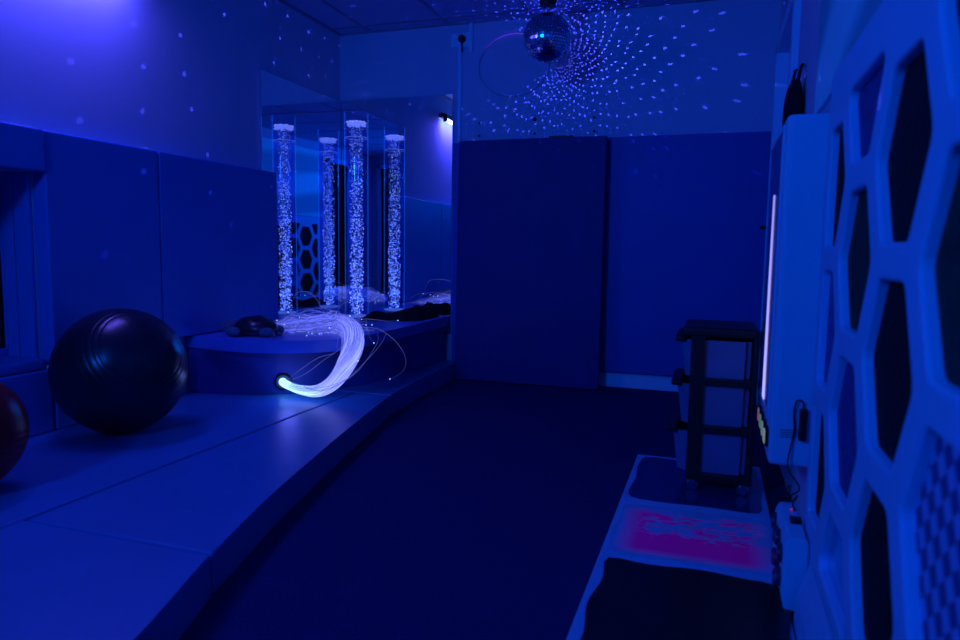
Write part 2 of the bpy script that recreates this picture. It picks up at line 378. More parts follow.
bmesh.ops.transform(bm, matrix=Matrix.Translation(HOLE) @ HN.to_track_quat('Z', 'Y').to_matrix().to_4x4(), verts=bm.verts)
rel(obj('cable_grommet', bm, M['black'], smooth=True), pod)['label'] = 'round black grommet'

# ------------------------------------------------------------------ bubble tube
TB = (-2.375, 4.328, ZL)
bt = thing('bubble_tube', TB, 'tall clear bubble tube full of glowing blue bubbles on the corner podium', 'bubble tube')
HT = 1.83-ZL; HW = 1.755-ZL
bm = bmesh.new(); lathe(bm, [(0.080, 0.0), (0.080, HT)], 48); bmesh.ops.delete(bm, geom=[fc for fc in bm.faces if len(fc.verts) > 4], context='FACES')
obj('clear_tube', bm, M['acrylic'], bt, True)
bm = bmesh.new(); lathe(bm, [(0.072, 0.012), (0.072, HW)], 40); bmesh.ops.delete(bm, geom=[fc for fc in bm.faces if len(fc.verts) > 4], context='FACES')
obj('water_column', bm, M['water'], bt, True)
bm = bmesh.new(); lathe(bm, [(0.0, 0.0), (0.073, 0.0), (0.073, 0.010), (0.0, 0.010)], 40)
obj('light_base', bm, M['ringlight'], bt)
bm = bmesh.new()
me_ico = bmesh.new(); bmesh.ops.create_icosphere(me_ico, subdivisions=1, radius=1.0)
icov = [v.co.copy() for v in me_ico.verts]; icof = [[v.index for v in fc.verts] for fc in me_ico.faces]; me_ico.free()
def ico(bm, c, s):
    vs = [bm.verts.new(Vector(c) + Vector((v.x*s[0], v.y*s[1], v.z*s[2]))) for v in icov]
    for fc in icof: bm.faces.new([vs[i] for i in fc])
for i in range(2300):
    z = 0.015 + random.random()*(HW-0.03); a = random.random()*2*PI
    rr = 0.047*math.sqrt(random.random())
    s = random.choice((0.002, 0.0025, 0.003, 0.004, 0.0055)) * (1.15 - 0.35*z/HW)
    ico(bm, (rr*math.cos(a), rr*math.sin(a), z), (s, s, s*0.8))
b_ = obj('rising_bubbles', bm, M['bubble'], bt, True); b_['kind'] = 'stuff'
bm = bmesh.new()
for i in range(520):
    a = random.random()*2*PI; rr = 0.066*math.sqrt(random.random()); s = random.uniform(0.004, 0.007)
    ico(bm, (rr*math.cos(a), rr*math.sin(a), HW - random.random()**2.2*0.024 + 0.003), (s, s, s*.8))
o_ = obj('foam_layer', bm, M['foam'], bt, True); o_['kind'] = 'stuff'
bm = bmesh.new(); lathe(bm, [(0.0735, HW-0.105), (0.0735, HW-0.100)], 40)
bmesh.ops.delete(bm, geom=[fc for fc in bm.faces if len(fc.verts) > 4], context='FACES')
obj('seam_ring', bm, M['ringlight'], bt)

# ------------------------------------------------------------------ fibre optic bundle
def fib_paths():
    core = [(-2.192, 3.190, 0.181), (-2.160, 3.130, 0.178), (-2.032, 3.075, 0.163), (-1.905, 3.055, 0.168), (-1.800, 3.045, 0.228), (-1.742, 3.065, 0.322), (-1.742, 3.13, 0.400), (-1.815, 3.25, 0.455), (-1.941, 3.38, 0.476), (-2.08, 3.46, 0.470)]
    return core
core = catmull(fib_paths(), 4)
fb = thing('fibre_optic_bundle', (-2.12, 3.3, ZM), 'glowing bundle of fibre optic strands spilling from podium hole over its lid', 'fibre optic strands')
bm = bmesh.new(); bm.verts.layers.float.new('glow'); bm.verts.layers.float.new('along'); bm.verts.layers.float.get('glow'); L = bm.verts.layers.float.get('along')
def strand_pts(spread=1.0, wig=0.012):
    oa = random.random()*2*PI; orad = math.sqrt(random.random())
    pts = []
    n = len(core)
    for i, p in enumerate(core):
        t = i/(n-1)
        d = (core[min(i+1, n-1)] - core[max(i-1, 0)]).normalized()
        s = d.cross(Vector((0, 0, 1))).normalized(); uu = s.cross(d)
        rad = (0.018 + 0.040*min(1, max(0, (t-0.15)/0.55)))*spread
        if t < 0.15: rad = 0.020
        a = oa + t*1.5
        q = p + (s*math.cos(a) + uu*math.sin(a))*orad*rad
        q.z = max(q.z, ZM+0.004 if t < 0.72 else ZL+0.003)
        pts.append(q)
    return pts
def tail(p, ex, ey, zlift, n=11):
    out = []; bx_, by_ = ex, ey
    c = Vector((random.uniform(-.13, .13), random.uniform(-.12, .12), 0)); ph = random.random()*6; wv = random.uniform(.01, .026)
    for i in range(1, n+1):
        t = i/n
        q = p.lerp(Vector((bx_, by_, ZL+0.006)), t) + c*math.sin(PI*t) + Vector((wv*math.sin(9*t+ph), wv*math.cos(8*t+ph*2), 0))*min(1, 3*t)
        q.z = ZL + 0.005 + max(0, (p.z-ZL))*(1-t)**1.3 + zlift*math.sin(PI*t)*(1+.5*math.sin(7*t+ph))
        # stay on the lid, clear of the tube
        dx, dy = q.x-TB[0], q.y-TB[1]; dd = math.hypot(dx, dy)
        if dd < 0.10: q.x = TB[0]+dx/dd*0.10; q.y = TB[1]+dy/dd*0.10
        q.x = max(q.x, -2.590)
        if q.x < -2.14: q.y = max(q.y, 3.27)
        out.append(q)
    return out
TAILS = []
for i in range(400):
    p = strand_pts()
    k = int(len(p)*random.uniform(0.86, 1.0)); p = p[:max(k, 33)]
    ex = random.triangular(-2.585, -1.86, -2.40); ey = random.triangular(3.10, 3.90, 3.40)
    if ex < -2.10: ey = max(ey, 3.33)
    p += tail(p[-1], ex, ey, random.choice((0, 0.006, 0.015, 0.03, 0.05)))
    tube(bm, p, 0.0011, 3, False, L, glow=random.choice((0.4, 0.5, 0.7, 1.0, 1.5))); TAILS.append(p[-1])
o_ = obj('fibre_strands', bm, M['fibre'], smooth=True); o_['kind'] = 'stuff'; rel(o_, fb)
# bright dense core near the hole
bm = bmesh.new(); bm.verts.layers.float.new('glow'); bm.verts.layers.float.new('along'); bm.verts.layers.float.get('glow'); L = bm.verts.layers.float.get('along')
cp = core[:13]
tube(bm, cp, [0.021]*6 + [0.021-0.002*i for i in range(len(cp)-6)], 14, True, L, 0.0, 0.25)
rel(obj('strand_core', bm, M['fibre'], smooth=True), fb)
def loose(pts, n=10, tip=True):
    pts = catmull(pts, n)
    bm = bmesh.new(); bm.verts.layers.float.new('glow'); bm.verts.layers.float.new('along'); bm.verts.layers.float.get('glow'); L = bm.verts.layers.float.get('along'); tube(bm, pts, 0.0011, 4, False, L)
    o = rel(obj('loose_strand', bm, M['loosefibre'], smooth=True), fb)
    if tip:
        bm = bmesh.new(); ico(bm, pts[-1], (0.0034,)*3)
        t = obj('strand_tip', bm, M['tip'], o, True)
    return o
loose([(-1.918, 3.360, 0.484), (-1.796, 3.330, 0.476), (-1.700, 3.330, 0.470), (-1.617, 3.330, 0.426), (-1.558, 3.330, 0.365), (-1.535, 3.330, 0.302), (-1.558, 3.330, 0.246), (-1.629, 3.330, 0.203)])
loose([(-1.841, 3.300, 0.482), (-1.746, 3.280, 0.478), (-1.711, 3.260, 0.429), (-1.678, 3.240, 0.407)])
loose([(-2.139, 3.140, 0.187), (-1.897, 3.020, 0.190), (-1.714, 3.000, 0.249), (-1.602, 3.000, 0.347), (-1.546, 3.050, 0.428), (-1.594, 3.200, 0.473), (-1.741, 3.340, 0.489)])
loose([(-2.139, 3.140, 0.187), (-1.856, 3.000, 0.187), (-1.674, 3.000, 0.272), (-1.575, 3.020, 0.395), (-1.608, 3.150, 0.458), (-1.772, 3.330, 0.488)])
loose([(-2.139, 3.140, 0.187), (-1.868, 3.000, 0.181), (-1.742, 3.000, 0.227), (-1.663, 3.000, 0.293), (-1.641, 3.000, 0.349)])
loose([(-2.138, 3.140, 0.193), (-2.024, 3.080, 0.265), (-1.878, 3.020, 0.346), (-1.775, 3.000, 0.380), (-1.758, 3.050, 0.415), (-1.838, 3.200, 0.461), (-1.961, 3.360, 0.493)])
loose([(-2.139, 3.140, 0.187), (-1.981, 3.060, 0.250), (-1.844, 3.020, 0.338), (-1.764, 3.020, 0.393), (-1.787, 3.140, 0.439), (-1.894, 3.330, 0.482)])
loose([(-2.098, 3.450, 0.518), (-2.180, 3.500, 0.598), (-2.272, 3.550, 0.638), (-2.380, 3.600, 0.626), (-2.416, 3.600, 0.570), (-2.445, 3.600, 0.508)])
loose([(-2.062, 3.500, 0.510), (-2.081, 3.600, 0.566), (-2.021, 3.600, 0.580), (-1.939, 3.500, 0.550), (-1.937, 3.450, 0.520)])
loose([(-1.937, 3.450, 0.497), (-1.875, 3.500, 0.501), (-1.838, 3.600, 0.488), (-1.823, 3.700, 0.473), (-1.806, 3.800, 0.468)])
for k in range(9):
    q = strand_pts(1.5); a = q[18+k:]; e = Vector((random.uniform(-2.45, -1.95), random.uniform(3.36, 3.8), ZL+0.004))
    loose([a[0], a[4], a[8], a[-1], a[-1].lerp(e, .5)+Vector((0, 0, random.uniform(.01, .06))), e], 4)
bm = bmesh.new()
for p in random.sample(TAILS, 70): ico(bm, p, (0.0029,)*3)
for p in random.sample(TAILS, 14): ico(bm, p + Vector((0, 0, random.uniform(.01, .06))), (0.0032,)*3)
o_ = obj('strand_tips', bm, M['tip'], smooth=True); o_['kind'] = 'stuff'; rel(o_, fb)

# ------------------------------------------------------------------ turtle plush
TU = thing('plush_turtle', (-2.345, 3.15, ZL), 'dark turtle soft toy lying on the podium lid left of the fibre strands', 'soft toy', rz=math.radians(8))
def shell_bm():
    bm = bmesh.new(); ell(bm, (0, 0, 0), (0.128, 0.092, 0.082), 28, 16)
    for v in list(bm.verts):
        if v.co.z < 0: v.co.z *= 0.22
        v.co.z += 0.026 + 0.004*math.sin(v.co.x*60)*math.cos(v.co.y*70)
    return bm
obj('shell', shell_bm(), M['turtleshell'], TU, True)
bm = bmesh.new(); ell(bm, (0, 0, 0.022), (0.118, 0.086, 0.018), 28, 10); obj('shell_rim', bm, M['turtleskin'], TU, True)
bm = bmesh.new(); ell(bm, (-0.142, -0.005, 0.044), (0.050, 0.043, 0.041), 20, 14)
ell(bm, (-0.105, -0.003, 0.034), (0.036, 0.032, 0.026), 16, 10); ell(bm, (-0.170, -0.006, 0.034), (0.022, 0.026, 0.020), 14, 10)
h_ = obj('head', bm, M['turtleskin'], TU, True)
bm = bmesh.new(); ell(bm, (-0.155, -0.037, 0.056), (0.007, 0.005, 0.007), 10, 8); obj('eye', bm, M['black'], h_, True)
bm = bmesh.new(); ell(bm, (-0.155, 0.027, 0.056), (0.007, 0.005, 0.007), 10, 8); obj('eye', bm, M['black'], h_, True)
for x, y, a, s in ((-0.085, -0.085, -25, 0.85), (-0.085, 0.085, 25, 0.85), (0.100, -0.070, 28, 0.65), (0.100, 0.070, -28, 0.65)):
    bm = bmesh.new(); ell(bm, (x, y, 0.027), (0.060*s, 0.036*s, 0.026), 18, 10, Matrix.Rotation(math.radians(a), 4, 'Z')); obj('flipper', bm, M['turtleskin'], TU, True)
bm = bmesh.new(); ell(bm, (0.134, 0, 0.014), (0.024, 0.012, 0.010), 12, 8); obj('tail', bm, M['turtleskin'], TU, True)

# ------------------------------------------------------------------ dark cloth on the podium lid
bm = bmesh.new(); nx, ny = 34, 22; grid = []
for i in range(nx+1):
    row = []
    for j in range(ny+1):
        s, t = i/nx, j/ny
        x = -2.24 + 0.41*s; y = 4.06 + 0.18*s + (0.42-0.10*s)*t
        x += 0.02*math.sin(7*t+3*s) - 0.0; y += 0.02*math.sin(9*s)
        edge = min(s, 1-s, t, 1-t)
        z = ZL + 0.004 + min(1, edge*7)*(0.030 + 0.016*math.sin(8*s+4*t) + 0.012*math.sin(17*t-6*s) + 0.018*s)
        dx, dy = x-TB[0], y-TB[1]; dd = math.hypot(dx, dy)
        if dd < 0.105: x = TB[0]+dx/dd*0.105; y = TB[1]+dy/dd*0.105
        row.append(bm.verts.new((min(x, -1.84), min(y, 4.60), z)))
    grid.append(row)
for i in range(nx):
    for j in range(ny): bm.faces.new((grid[i][j], grid[i+1][j], grid[i+1][j+1], grid[i][j+1]))
tag(obj('crumpled_cloth', bm, M['blackcloth'], smooth=True), 'crumpled dark cloth lying on the podium lid right of the bubble tube', 'cloth')

# ------------------------------------------------------------------ exercise balls
def gym_ball(c, R, m, label, axis, grooves=9, gw=0.09):
    o = thing('exercise_ball', (c[0], c[1], c[2]-R), label, 'exercise ball', 'exercise balls on the floor mat')
    bm = bmesh.new(); prof = []; N = 160
    for i in range(N+1):
        a = PI*i/N; rr = R
        for k in range(-grooves, grooves+1):
            ca = PI/2 + k*gw
            dlt = abs(a-ca)
            if dlt < 0.012: rr = R - 0.0035*(1-dlt/0.012)
        prof.append((rr*math.sin(a), -rr*math.cos(a)))
    lathe(bm, prof, 72)
    q = Vector(axis).normalized().to_track_quat('Z', 'Y').to_matrix().to_4x4()
    bmesh.ops.transform(bm, matrix=Matrix.Translation((0, 0, R)) @ q, verts=bm.verts)
    obj('ribbed_skin', bm, m, o, True)
    bm = bmesh.new(); cyl(bm, (0, 0, R-0.002), 0.010, 0.006, 16, bev=0.002)
    bmesh.ops.transform(bm, matrix=Matrix.Translation((0, 0, R)) @ Vector((-0.62, -0.76, 0.12)).normalized().to_track_quat('Z', 'Y').to_matrix().to_4x4(), verts=bm.verts)
    obj('valve_plug', bm, M['white'], o)
    return o
gym_ball((-2.347, 2.245, ZM+0.2615), 0.2615, M['ball'], 'large black ribbed exercise ball under the window recess', (0.75, -0.25, 0.5), 9, 0.10)
gym_ball((-2.215, 1.475, ZM+0.195), 0.195, M['redball'], 'dark red exercise ball cut off by the left edge of the photo', (0.3, 0.2, 0.9), 6, 0.12)

# ------------------------------------------------------------------ mirror ball
BC = Vector((-0.995, 4.10, 2.140)); BR = 0.140
mo = thing('ball_motor', (BC.x, BC.y, ZC), 'black rotating motor on the ceiling above the mirror ball', 'motor')
bm = bmesh.new(); lathe(bm, [(0, 0), (0.058, 0), (0.058, -0.085), (0.042, -0.136), (0.0, -0.136)], 24); obj('housing', bm, M['black'], mo)
bm = bmesh.new(); cyl(bm, (0, 0, -0.146), 0.010, 0.018, 12); obj('shaft', bm, M['chrome'], mo)
ba = thing('mirror_ball', (BC.x, BC.y, BC.z-BR), 'silver mirror ball hanging from the ceiling motor near the back wall', 'mirror ball')
bm = bmesh.new(); rows = 26
for i in range(rows):
    la0 = -PI/2 + PI*i/rows; la1 = la0 + PI/rows; lm = (la0+la1)/2
    n = max(4, int(round(2*PI*math.cos(lm)/(PI/rows))))
    for k in range(n):
        lo0 = 2*PI*(k+0.06)/n; lo1 = 2*PI*(k+0.94)/n; g = 0.06*(la1-la0)
        c = []
        for la, lo in ((la0+g, lo0), (la0+g, lo1), (la1-g, lo1), (la1-g, lo0)):
            c.append(bm.verts.new(Vector((math.cos(la)*math.cos(lo), math.cos(la)*math.sin(lo), math.sin(la)))*BR + Vector((0, 0, BR))))
        try: bm.faces.new(c)
        except ValueError: pass
for fc in bm.faces:   # tiny tilt of every mirror facet
    cen = fc.calc_center_median(); ax = Vector((random.uniform(-1, 1), random.uniform(-1, 1), random.uniform(-1, 1))).normalized()
    R_ = Matrix.Rotation(random.gauss(0, 0.06), 3, ax)
    for v in fc.verts: v.co = cen + R_ @ (v.co-cen)
obj('mirror_facets', bm, M['facet'], ba)
bm = bmesh.new(); ell(bm, (0, 0, BR), (BR*0.975,)*3, 32, 20); obj('ball_core', bm, M['black'], ba, True)
bm = bmesh.new(); tube(bm, [(0, 0, 2*BR-0.006), (0, 0, 2*BR+0.034)], 0.004, 8); cyl(bm, (0, 0, 2*BR-0.006), 0.016, 0.010, 16); obj('hanging_pin', bm, M['chrome'], ba)

# ------------------------------------------------------------------ small things on the back wall
so = thing('power_socket', (-1.725, YB, 2.34), 'white double wall socket high on the back wall beside the trunking', 'socket')
obj('faceplate', bx(-0.080, 0.062, -0.014, 0, -0.048, 0.048, bev=0.005), M['trimwhite'], so)
bm = bmesh.new()
box(bm, -0.041, -0.029, -0.017, -0.010, 0.026, 0.040, bev=0.002)
obj('switch_rocker', bm, M['white'], so)
pl = thing('power_plug', (-1.722, YB-0.012, 2.343), 'black power plug pushed into the high wall socket', 'plug')
bm = bmesh.new(); lathe(bm, [(0, 0), (0.027, 0), (0.026, -0.022), (0.016, -0.034), (0, -0.036)], 20, axis='Y'); obj('plug_body', bm, M['black'], pl, True)
bm = bmesh.new(); tube(bm, [(0, -0.014, -0.018), (0.001, -0.014, -0.045), (0.0, -0.008, -0.085)], 0.006, 8); obj('cord', bm, M['black'], pl, True)
bm = bmesh.new(); pts = [(-1.352 + 0.247*math.cos(a), YB-0.012, 2.145 + 0.205*math.sin(a)) for a in [2*PI*i/72 for i in range(73)]]  # thin hoop shaped in place of the spot beam's edge on the wall
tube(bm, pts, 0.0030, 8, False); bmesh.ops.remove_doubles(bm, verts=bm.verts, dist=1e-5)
def beam_edge_mat():
    m = mat('beam_edge_light', (0.26, 0.32, 0.50), 0.4, 0.4); nt = m.node_tree; b = nt.nodes['Principled BSDF']
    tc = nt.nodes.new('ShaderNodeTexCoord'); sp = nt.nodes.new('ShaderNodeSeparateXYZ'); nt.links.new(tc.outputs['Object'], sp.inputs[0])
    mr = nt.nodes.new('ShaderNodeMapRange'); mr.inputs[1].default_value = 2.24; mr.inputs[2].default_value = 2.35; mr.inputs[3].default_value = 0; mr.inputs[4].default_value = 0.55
    nt.links.new(sp.outputs[2], mr.inputs[0]); b.inputs['Emission Color'].default_value = (0.16, 0.03, 1, 1); nt.links.new(mr.outputs[0], b.inputs['Emission Strength']); return m  # violet light of the beam edge put in as emission along the top
tag(obj('beam_edge_ring', bm, beam_edge_mat(), smooth=True), 'thin ring modelled for the edge of a spot beam on the back wall left of the mirror ball, violet along its top', 'ring')
G = 'blank wall plates under the beam-edge ring'
for x0, x1, z0, z1, lab in ((-1.385, -1.235, 1.850, 1.926, 'small blank wall plate on the back wall, left of the two'), (-1.195, -1.037, 1.846, 1.920, 'small blank wall plate on the back wall, right of the two')):
    o = obj('wall_plate', bx(x0, x1, YB-0.010, YB, z0, z1, bev=0.003), M['wall']); tag(o, lab, 'wall plate', G)
G = 'screw holes in the back wall above the pads'
for i, (x, z, w_) in enumerate(((-1.594, 1.774, 'upper screw cap of the left pair'), (-1.593, 1.687, 'lower screw cap of the left pair'), (-1.199, 1.783, 'upper screw cap of the middle pair'),
                 (-1.197, 1.690, 'lower screw cap of the middle pair'), (-0.798, 1.777, 'upper screw cap of the right pair'), (-0.795, 1.690, 'lower screw cap of the right pair'))):
    bm = bmesh.new(); lathe(bm, [(0, 0), (0.009 if i != 2 else 0.014, 0), (0.008, -0.005), (0, -0.006)], 14, (x, YB, z), 'Y')
    tag(obj('screw_cap', bm, M['black'], smooth=True), 'dark ' + w_ + ' on the back wall above the pads', 'screw cap', G)

# ------------------------------------------------------------------ ultraviolet lamp on the left wall (above the frame, seen in the mirror)
uv = thing('strip_lamp', (XL, 2.25, 2.20), 'bright violet tubular strip lamp high on the left wall, reflected in the back mirror', 'lamp')
obj('lamp_housing', bx(0.0, 0.055, -0.42, 0.42, 0.015, 0.060, bev=0.008), M['black'], uv)
bm = bmesh.new(); tube(bm, [(0.060, -0.40, -0.004), (0.060, 0.385, -0.004)], 0.017, 14); obj('glowing_tube', bm, emis('uv_tube', (0.35, 0.38, 1.0), 12.0), uv, True)
for y in (-0.415, 0.400): obj('end_cap', bx(0.040, 0.080, y-0.008, y+0.010, -0.024, 0.052, bev=0.006), M['black'], uv)

# ------------------------------------------------------------------ right wall: mural
def mural_mat():
    m = mat('mural_print', (0.1, 0.3, 0.8), 0.55, 0.3); nt = m.node_tree; b = nt.nodes['Principled BSDF']
    tc = nt.nodes.new('ShaderNodeTexCoord')
    mp = nt.nodes.new('ShaderNodeMapping'); mp.inputs['Scale'].default_value = (1, 0.7, 1.5); nt.links.new(tc.outputs['Object'], mp.inputs[0])
    wv = nt.nodes.new('ShaderNodeTexWave'); wv.wave_type = 'RINGS'; wv.inputs['Scale'].default_value = 0.4; wv.inputs['Distortion'].default_value = 9; wv.inputs['Detail'].default_value = 1.0; wv.inputs['Detail Scale'].default_value = 0.6
    nt.links.new(mp.outputs[0], wv.inputs['Vector'])
    cr = nt.nodes.new('ShaderNodeValToRGB'); e = cr.color_ramp.elements
    e[0].position = 0.25; e[0].color = (0.06, 0.48, 0.56, 1); e[1].position = 0.75; e[1].color = (0.25, 1.0, 0.95, 1)
    x = e.new(0.5); x.color = (0.10, 0.75, 0.75, 1)
    nt.links.new(wv.outputs['Fac'], cr.inputs[0]); nt.links.new(cr.outputs[0], b.inputs['Base Color'])
    nt.links.new(cr.outputs[0], b.inputs['Emission Color']); b.inputs['Emission Strength'].default_value = 0.0
    return m
M['mural'] = mural_mat()
tag(obj('wall_mural', bx(XR-0.012, XR, 0.05, 2.60, 1.36, 2.32, bev=0.003), M['mural']), 'pale blue wavy picture panel on right wall above the honeycomb board', 'picture')

# ------------------------------------------------------------------ honeycomb tactile board
HX = 0.25; YA, YZ, ZA, ZZ = 0.21, 1.945, 0.004, 1.340
cells = []
R_, hh, pit = 0.165, 0.137, 0.333
def clip(poly, lim):
    a0, a1, b0, b1 = lim
    def cut(P, f_, inter):
        out = []
        for i in range(len(P)):
            p, q = P[i], P[(i+1) % len(P)]
            if f_(p): out.append(p)
            if f_(p) != f_(q): out.append(inter(p, q))
        return out
    ix = lambda v: (lambda p, q: (v, p[1]+(q[1]-p[1])*(v-p[0])/(q[0]-p[0])))
    iy = lambda v: (lambda p, q: (p[0]+(q[0]-p[0])*(v-p[1])/(q[1]-p[1]), v))
    for f_, it in ((lambda p: p[0] >= a0, ix(a0)), (lambda p: p[0] <= a1, ix(a1)), (lambda p: p[1] >= b0, iy(b0)), (lambda p: p[1] <= b1, iy(b1))):
        P = cut(poly, f_, it) if poly else []
        poly = P
    return poly
def area(P): return abs(sum(P[i][0]*P[(i+1) % len(P)][1]-P[(i+1) % len(P)][0]*P[i][1] for i in range(len(P))))/2
def rnd(P, rad=0.016):
    out = []; n = len(P)
    for i in range(n):
        p0, p, p1 = Vector((*P[i-1], 0)), Vector((*P[i], 0)), Vector((*P[(i+1) % n], 0))
        a = p + (p0-p).normalized()*min(rad, (p0-p).length*.45); b = p + (p1-p).normalized()*min(rad, (p1-p).length*.45)
        for t in (0, .5, 1): 
            q = a*(1-t)**2 + p*2*t*(1-t) + b*t*t; out.append((q.x, q.y))
    return out
LIM = (YA+0.058, YZ-0.055, 0.20, ZZ-0.096)
for ci, cy in enumerate((1.825, 1.51, 1.195, 0.88, 0.565, 0.25)):
    zs = (1.222, 0.889, 0.556, 0.223) if ci % 2 else (1.058, 0.725, 0.392)
    for ri, cz in enumerate(zs):
        # the outer columns keep their clipped edges inside the board
        P = [(cy+R_, cz), (cy+R_*0.5, cz+hh), (cy-R_*0.5, cz+hh), (cy-R_, cz), (cy-R_*0.5, cz-hh), (cy+R_*0.5, cz-hh)]
        P = clip(P, LIM)
        if len(P) > 2 and area(P) > 0.004: cells.append((ci, ri, P))
hb = thing('honeycomb_board', (XR, 1.08, ZA), 'large white honeycomb tactile board with hexagonal cells on the right wall', 'tactile board')
th = XR-HX
def yz_to_world(bm, xc):
    # local curve plane (u=Y, v=Z, w) -> world (x=xc+w, y=u, z=v)
    for v in bm.verts: v.co = Vector((xc + v.co.z, v.co.x, v.co.y))
    return bm
outer = rnd([(YA, ZA), (YZ, ZA), (YZ, ZZ), (YA, ZZ)], 0.04)
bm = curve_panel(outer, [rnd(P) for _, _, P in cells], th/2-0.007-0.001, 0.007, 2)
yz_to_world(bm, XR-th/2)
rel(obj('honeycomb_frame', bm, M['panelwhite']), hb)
bm = bmesh.new(); pr = [(0.2495, 0.002), (0.219, 0.002), (0.224, 0.075), (0.2495, 0.165)]
lo = [bm.verts.new((x, YA+0.01, z)) for x, z in pr]; hi = [bm.verts.new((x, 1.775, z)) for x, z in pr]
bm.faces.new(lo); bm.faces.new(hi[::-1])
for i in range(4): bm.faces.new((lo[i], lo[(i+1) % 4], hi[(i+1) % 4], hi[i]))
rel(obj('sloping_plinth', bm, M['panelwhite']), hb)
def tex_ins(name, c, kind):
    m = mat(name, c, 0.7, 0.2, noise=(0.5, 50), bump=0.0); nt = m.node_tree; b = nt.nodes['Principled BSDF']
    tc = nt.nodes.new('ShaderNodeTexCoord')
    if kind == 'fur':
        n = nt.nodes.new('ShaderNodeTexNoise'); n.inputs['Scale'].default_value = 90; out = n.outputs['Fac']; nt.links.new(tc.outputs['Object'], n.inputs['Vector'])
    else:
        n = nt.nodes.new('ShaderNodeTexVoronoi'); n.inputs['Scale'].default_value = 70; n.inputs['Randomness'].default_value = 0; out = n.outputs['Distance']; nt.links.new(tc.outputs['Object'], n.inputs['Vector'])
    bp = nt.nodes.new('ShaderNodeBump'); bp.inputs['Strength'].default_value = 0.8; bp.inputs['Distance'].default_value = 0.01
    nt.links.new(out, bp.inputs['Height']); nt.links.new(bp.outputs['Normal'], b.inputs['Normal'])
    return m
M['ins_black'] = tex_ins('insert_black_fur', (0.006, 0.007, 0.012), 'fur')
M['ins_green'] = tex_ins('insert_green_pile', (0.012, 0.05, 0.035), 'fur')
M['ins_blue'] = tex_ins('insert_blue_felt', (0.05, 0.07, 0.28), 'fur')
M['ins_dots'] = tex_ins('insert_perforated', (0.10, 0.12, 0.40), 'dots')
M['ins_mirror'] = mat('insert_mirror', (0.5, 0.55, 0.75), 0.08, 0.5, metal=1)
def weave_mat():
    m = mat('insert_weave', (0.2, 0.3, 0.6), 0.6, 0.3); nt = m.node_tree; b = nt.nodes['Principled BSDF']
    tc = nt.nodes.new('ShaderNodeTexCoord'); mp = nt.nodes.new('ShaderNodeMapping'); mp.inputs['Rotation'].default_value = (math.radians(38), 0, 0); mp.inputs['Scale'].default_value = (0, 1, 1)
    nt.links.new(tc.outputs['Object'], mp.inputs[0])
    ck = nt.nodes.new('ShaderNodeTexChecker'); ck.inputs['Scale'].default_value = 36
    ck.inputs[1].default_value = (0.30, 0.42, 0.72, 1); ck.inputs[2].default_value = (0.03, 0.08, 0.26, 1)
    nt.links.new(mp.outputs[0], ck.inputs['Vector']); nt.links.new(ck.outputs[0], b.inputs['Base Color']); return m
M['ins_weave'] = weave_mat()
KIND = {(0, 0): 'ins_black', (0, 1): 'ins_dots', (0, 2): 'ins_black', (1, 0): 'ins_blue', (1, 1): 'ins_green', (1, 2): 'ins_blue', (1, 3): 'ins_mirror',
        (2, 0): 'ins_black', (2, 1): 'ins_black', (2, 2): 'ins_black', (3, 0): 'ins_black', (3, 1): 'ins_green', (3, 2): 'ins_weave', (3, 3): 'ins_blue'}
LAB = {'ins_black': 'black furry insert', 'ins_green': 'dark green pile insert', 'ins_blue': 'blue felt insert', 'ins_dots': 'perforated blue insert', 'ins_mirror': 'small mirror insert', 'ins_weave': 'checked woven insert'}
for ci, ri, P in cells:
    cx, cz = sum(p[0] for p in P)/len(P), sum(p[1] for p in P)/len(P)
    Q = [(cx+(p[0]-cx)*1.06, cz+(p[1]-cz)*1.06) for p in P]
    bm = prism(bmesh.new(), Q, 0, 0.006); yz_to_world(bm, HX+0.019)
    k = KIND.get((ci, ri), 'ins_black')
    rel(obj('texture_insert', bm, M[k]), hb)['label'] = LAB[k]

# ------------------------------------------------------------------ sound light panel on the right wall
LP = thing('light_panel', (XR, 2.49, 0.31), 'white wall box with glowing violet light strip and four buttons beyond the honeycomb board', 'light panel')
PXF = 0.175
LY0, LY1, LZ0, LZ1 = 2.19, 2.80, 0.275, 1.298
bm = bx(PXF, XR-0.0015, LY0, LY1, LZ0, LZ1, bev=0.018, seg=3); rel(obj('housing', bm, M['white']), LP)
bm = bmesh.new(); box(bm, PXF-0.006, PXF+0.002, LY0+0.05, LY0+0.065, 0.42, 1.26); box(bm, PXF-0.006, PXF+0.002, LY1-0.065, LY1-0.05, 0.42, 1.26)
box(bm, PXF-0.006, PXF+0.002, LY0+0.05, LY1-0.05, 0.405, 0.42); box(bm, PXF-0.006, PXF+0.002, LY0+0.05, LY1-0.05, 1.26, 1.275)
rel(obj('screen_bezel', bm, M['white']), LP)
rel(obj('dark_screen', bx(PXF-0.003, PXF, LY0+0.065, LY1-0.065, 0.42, 1.26), mat('screen_diffuser', (0.12, 0.14, 0.4), 0.3, 0.5)), LP)
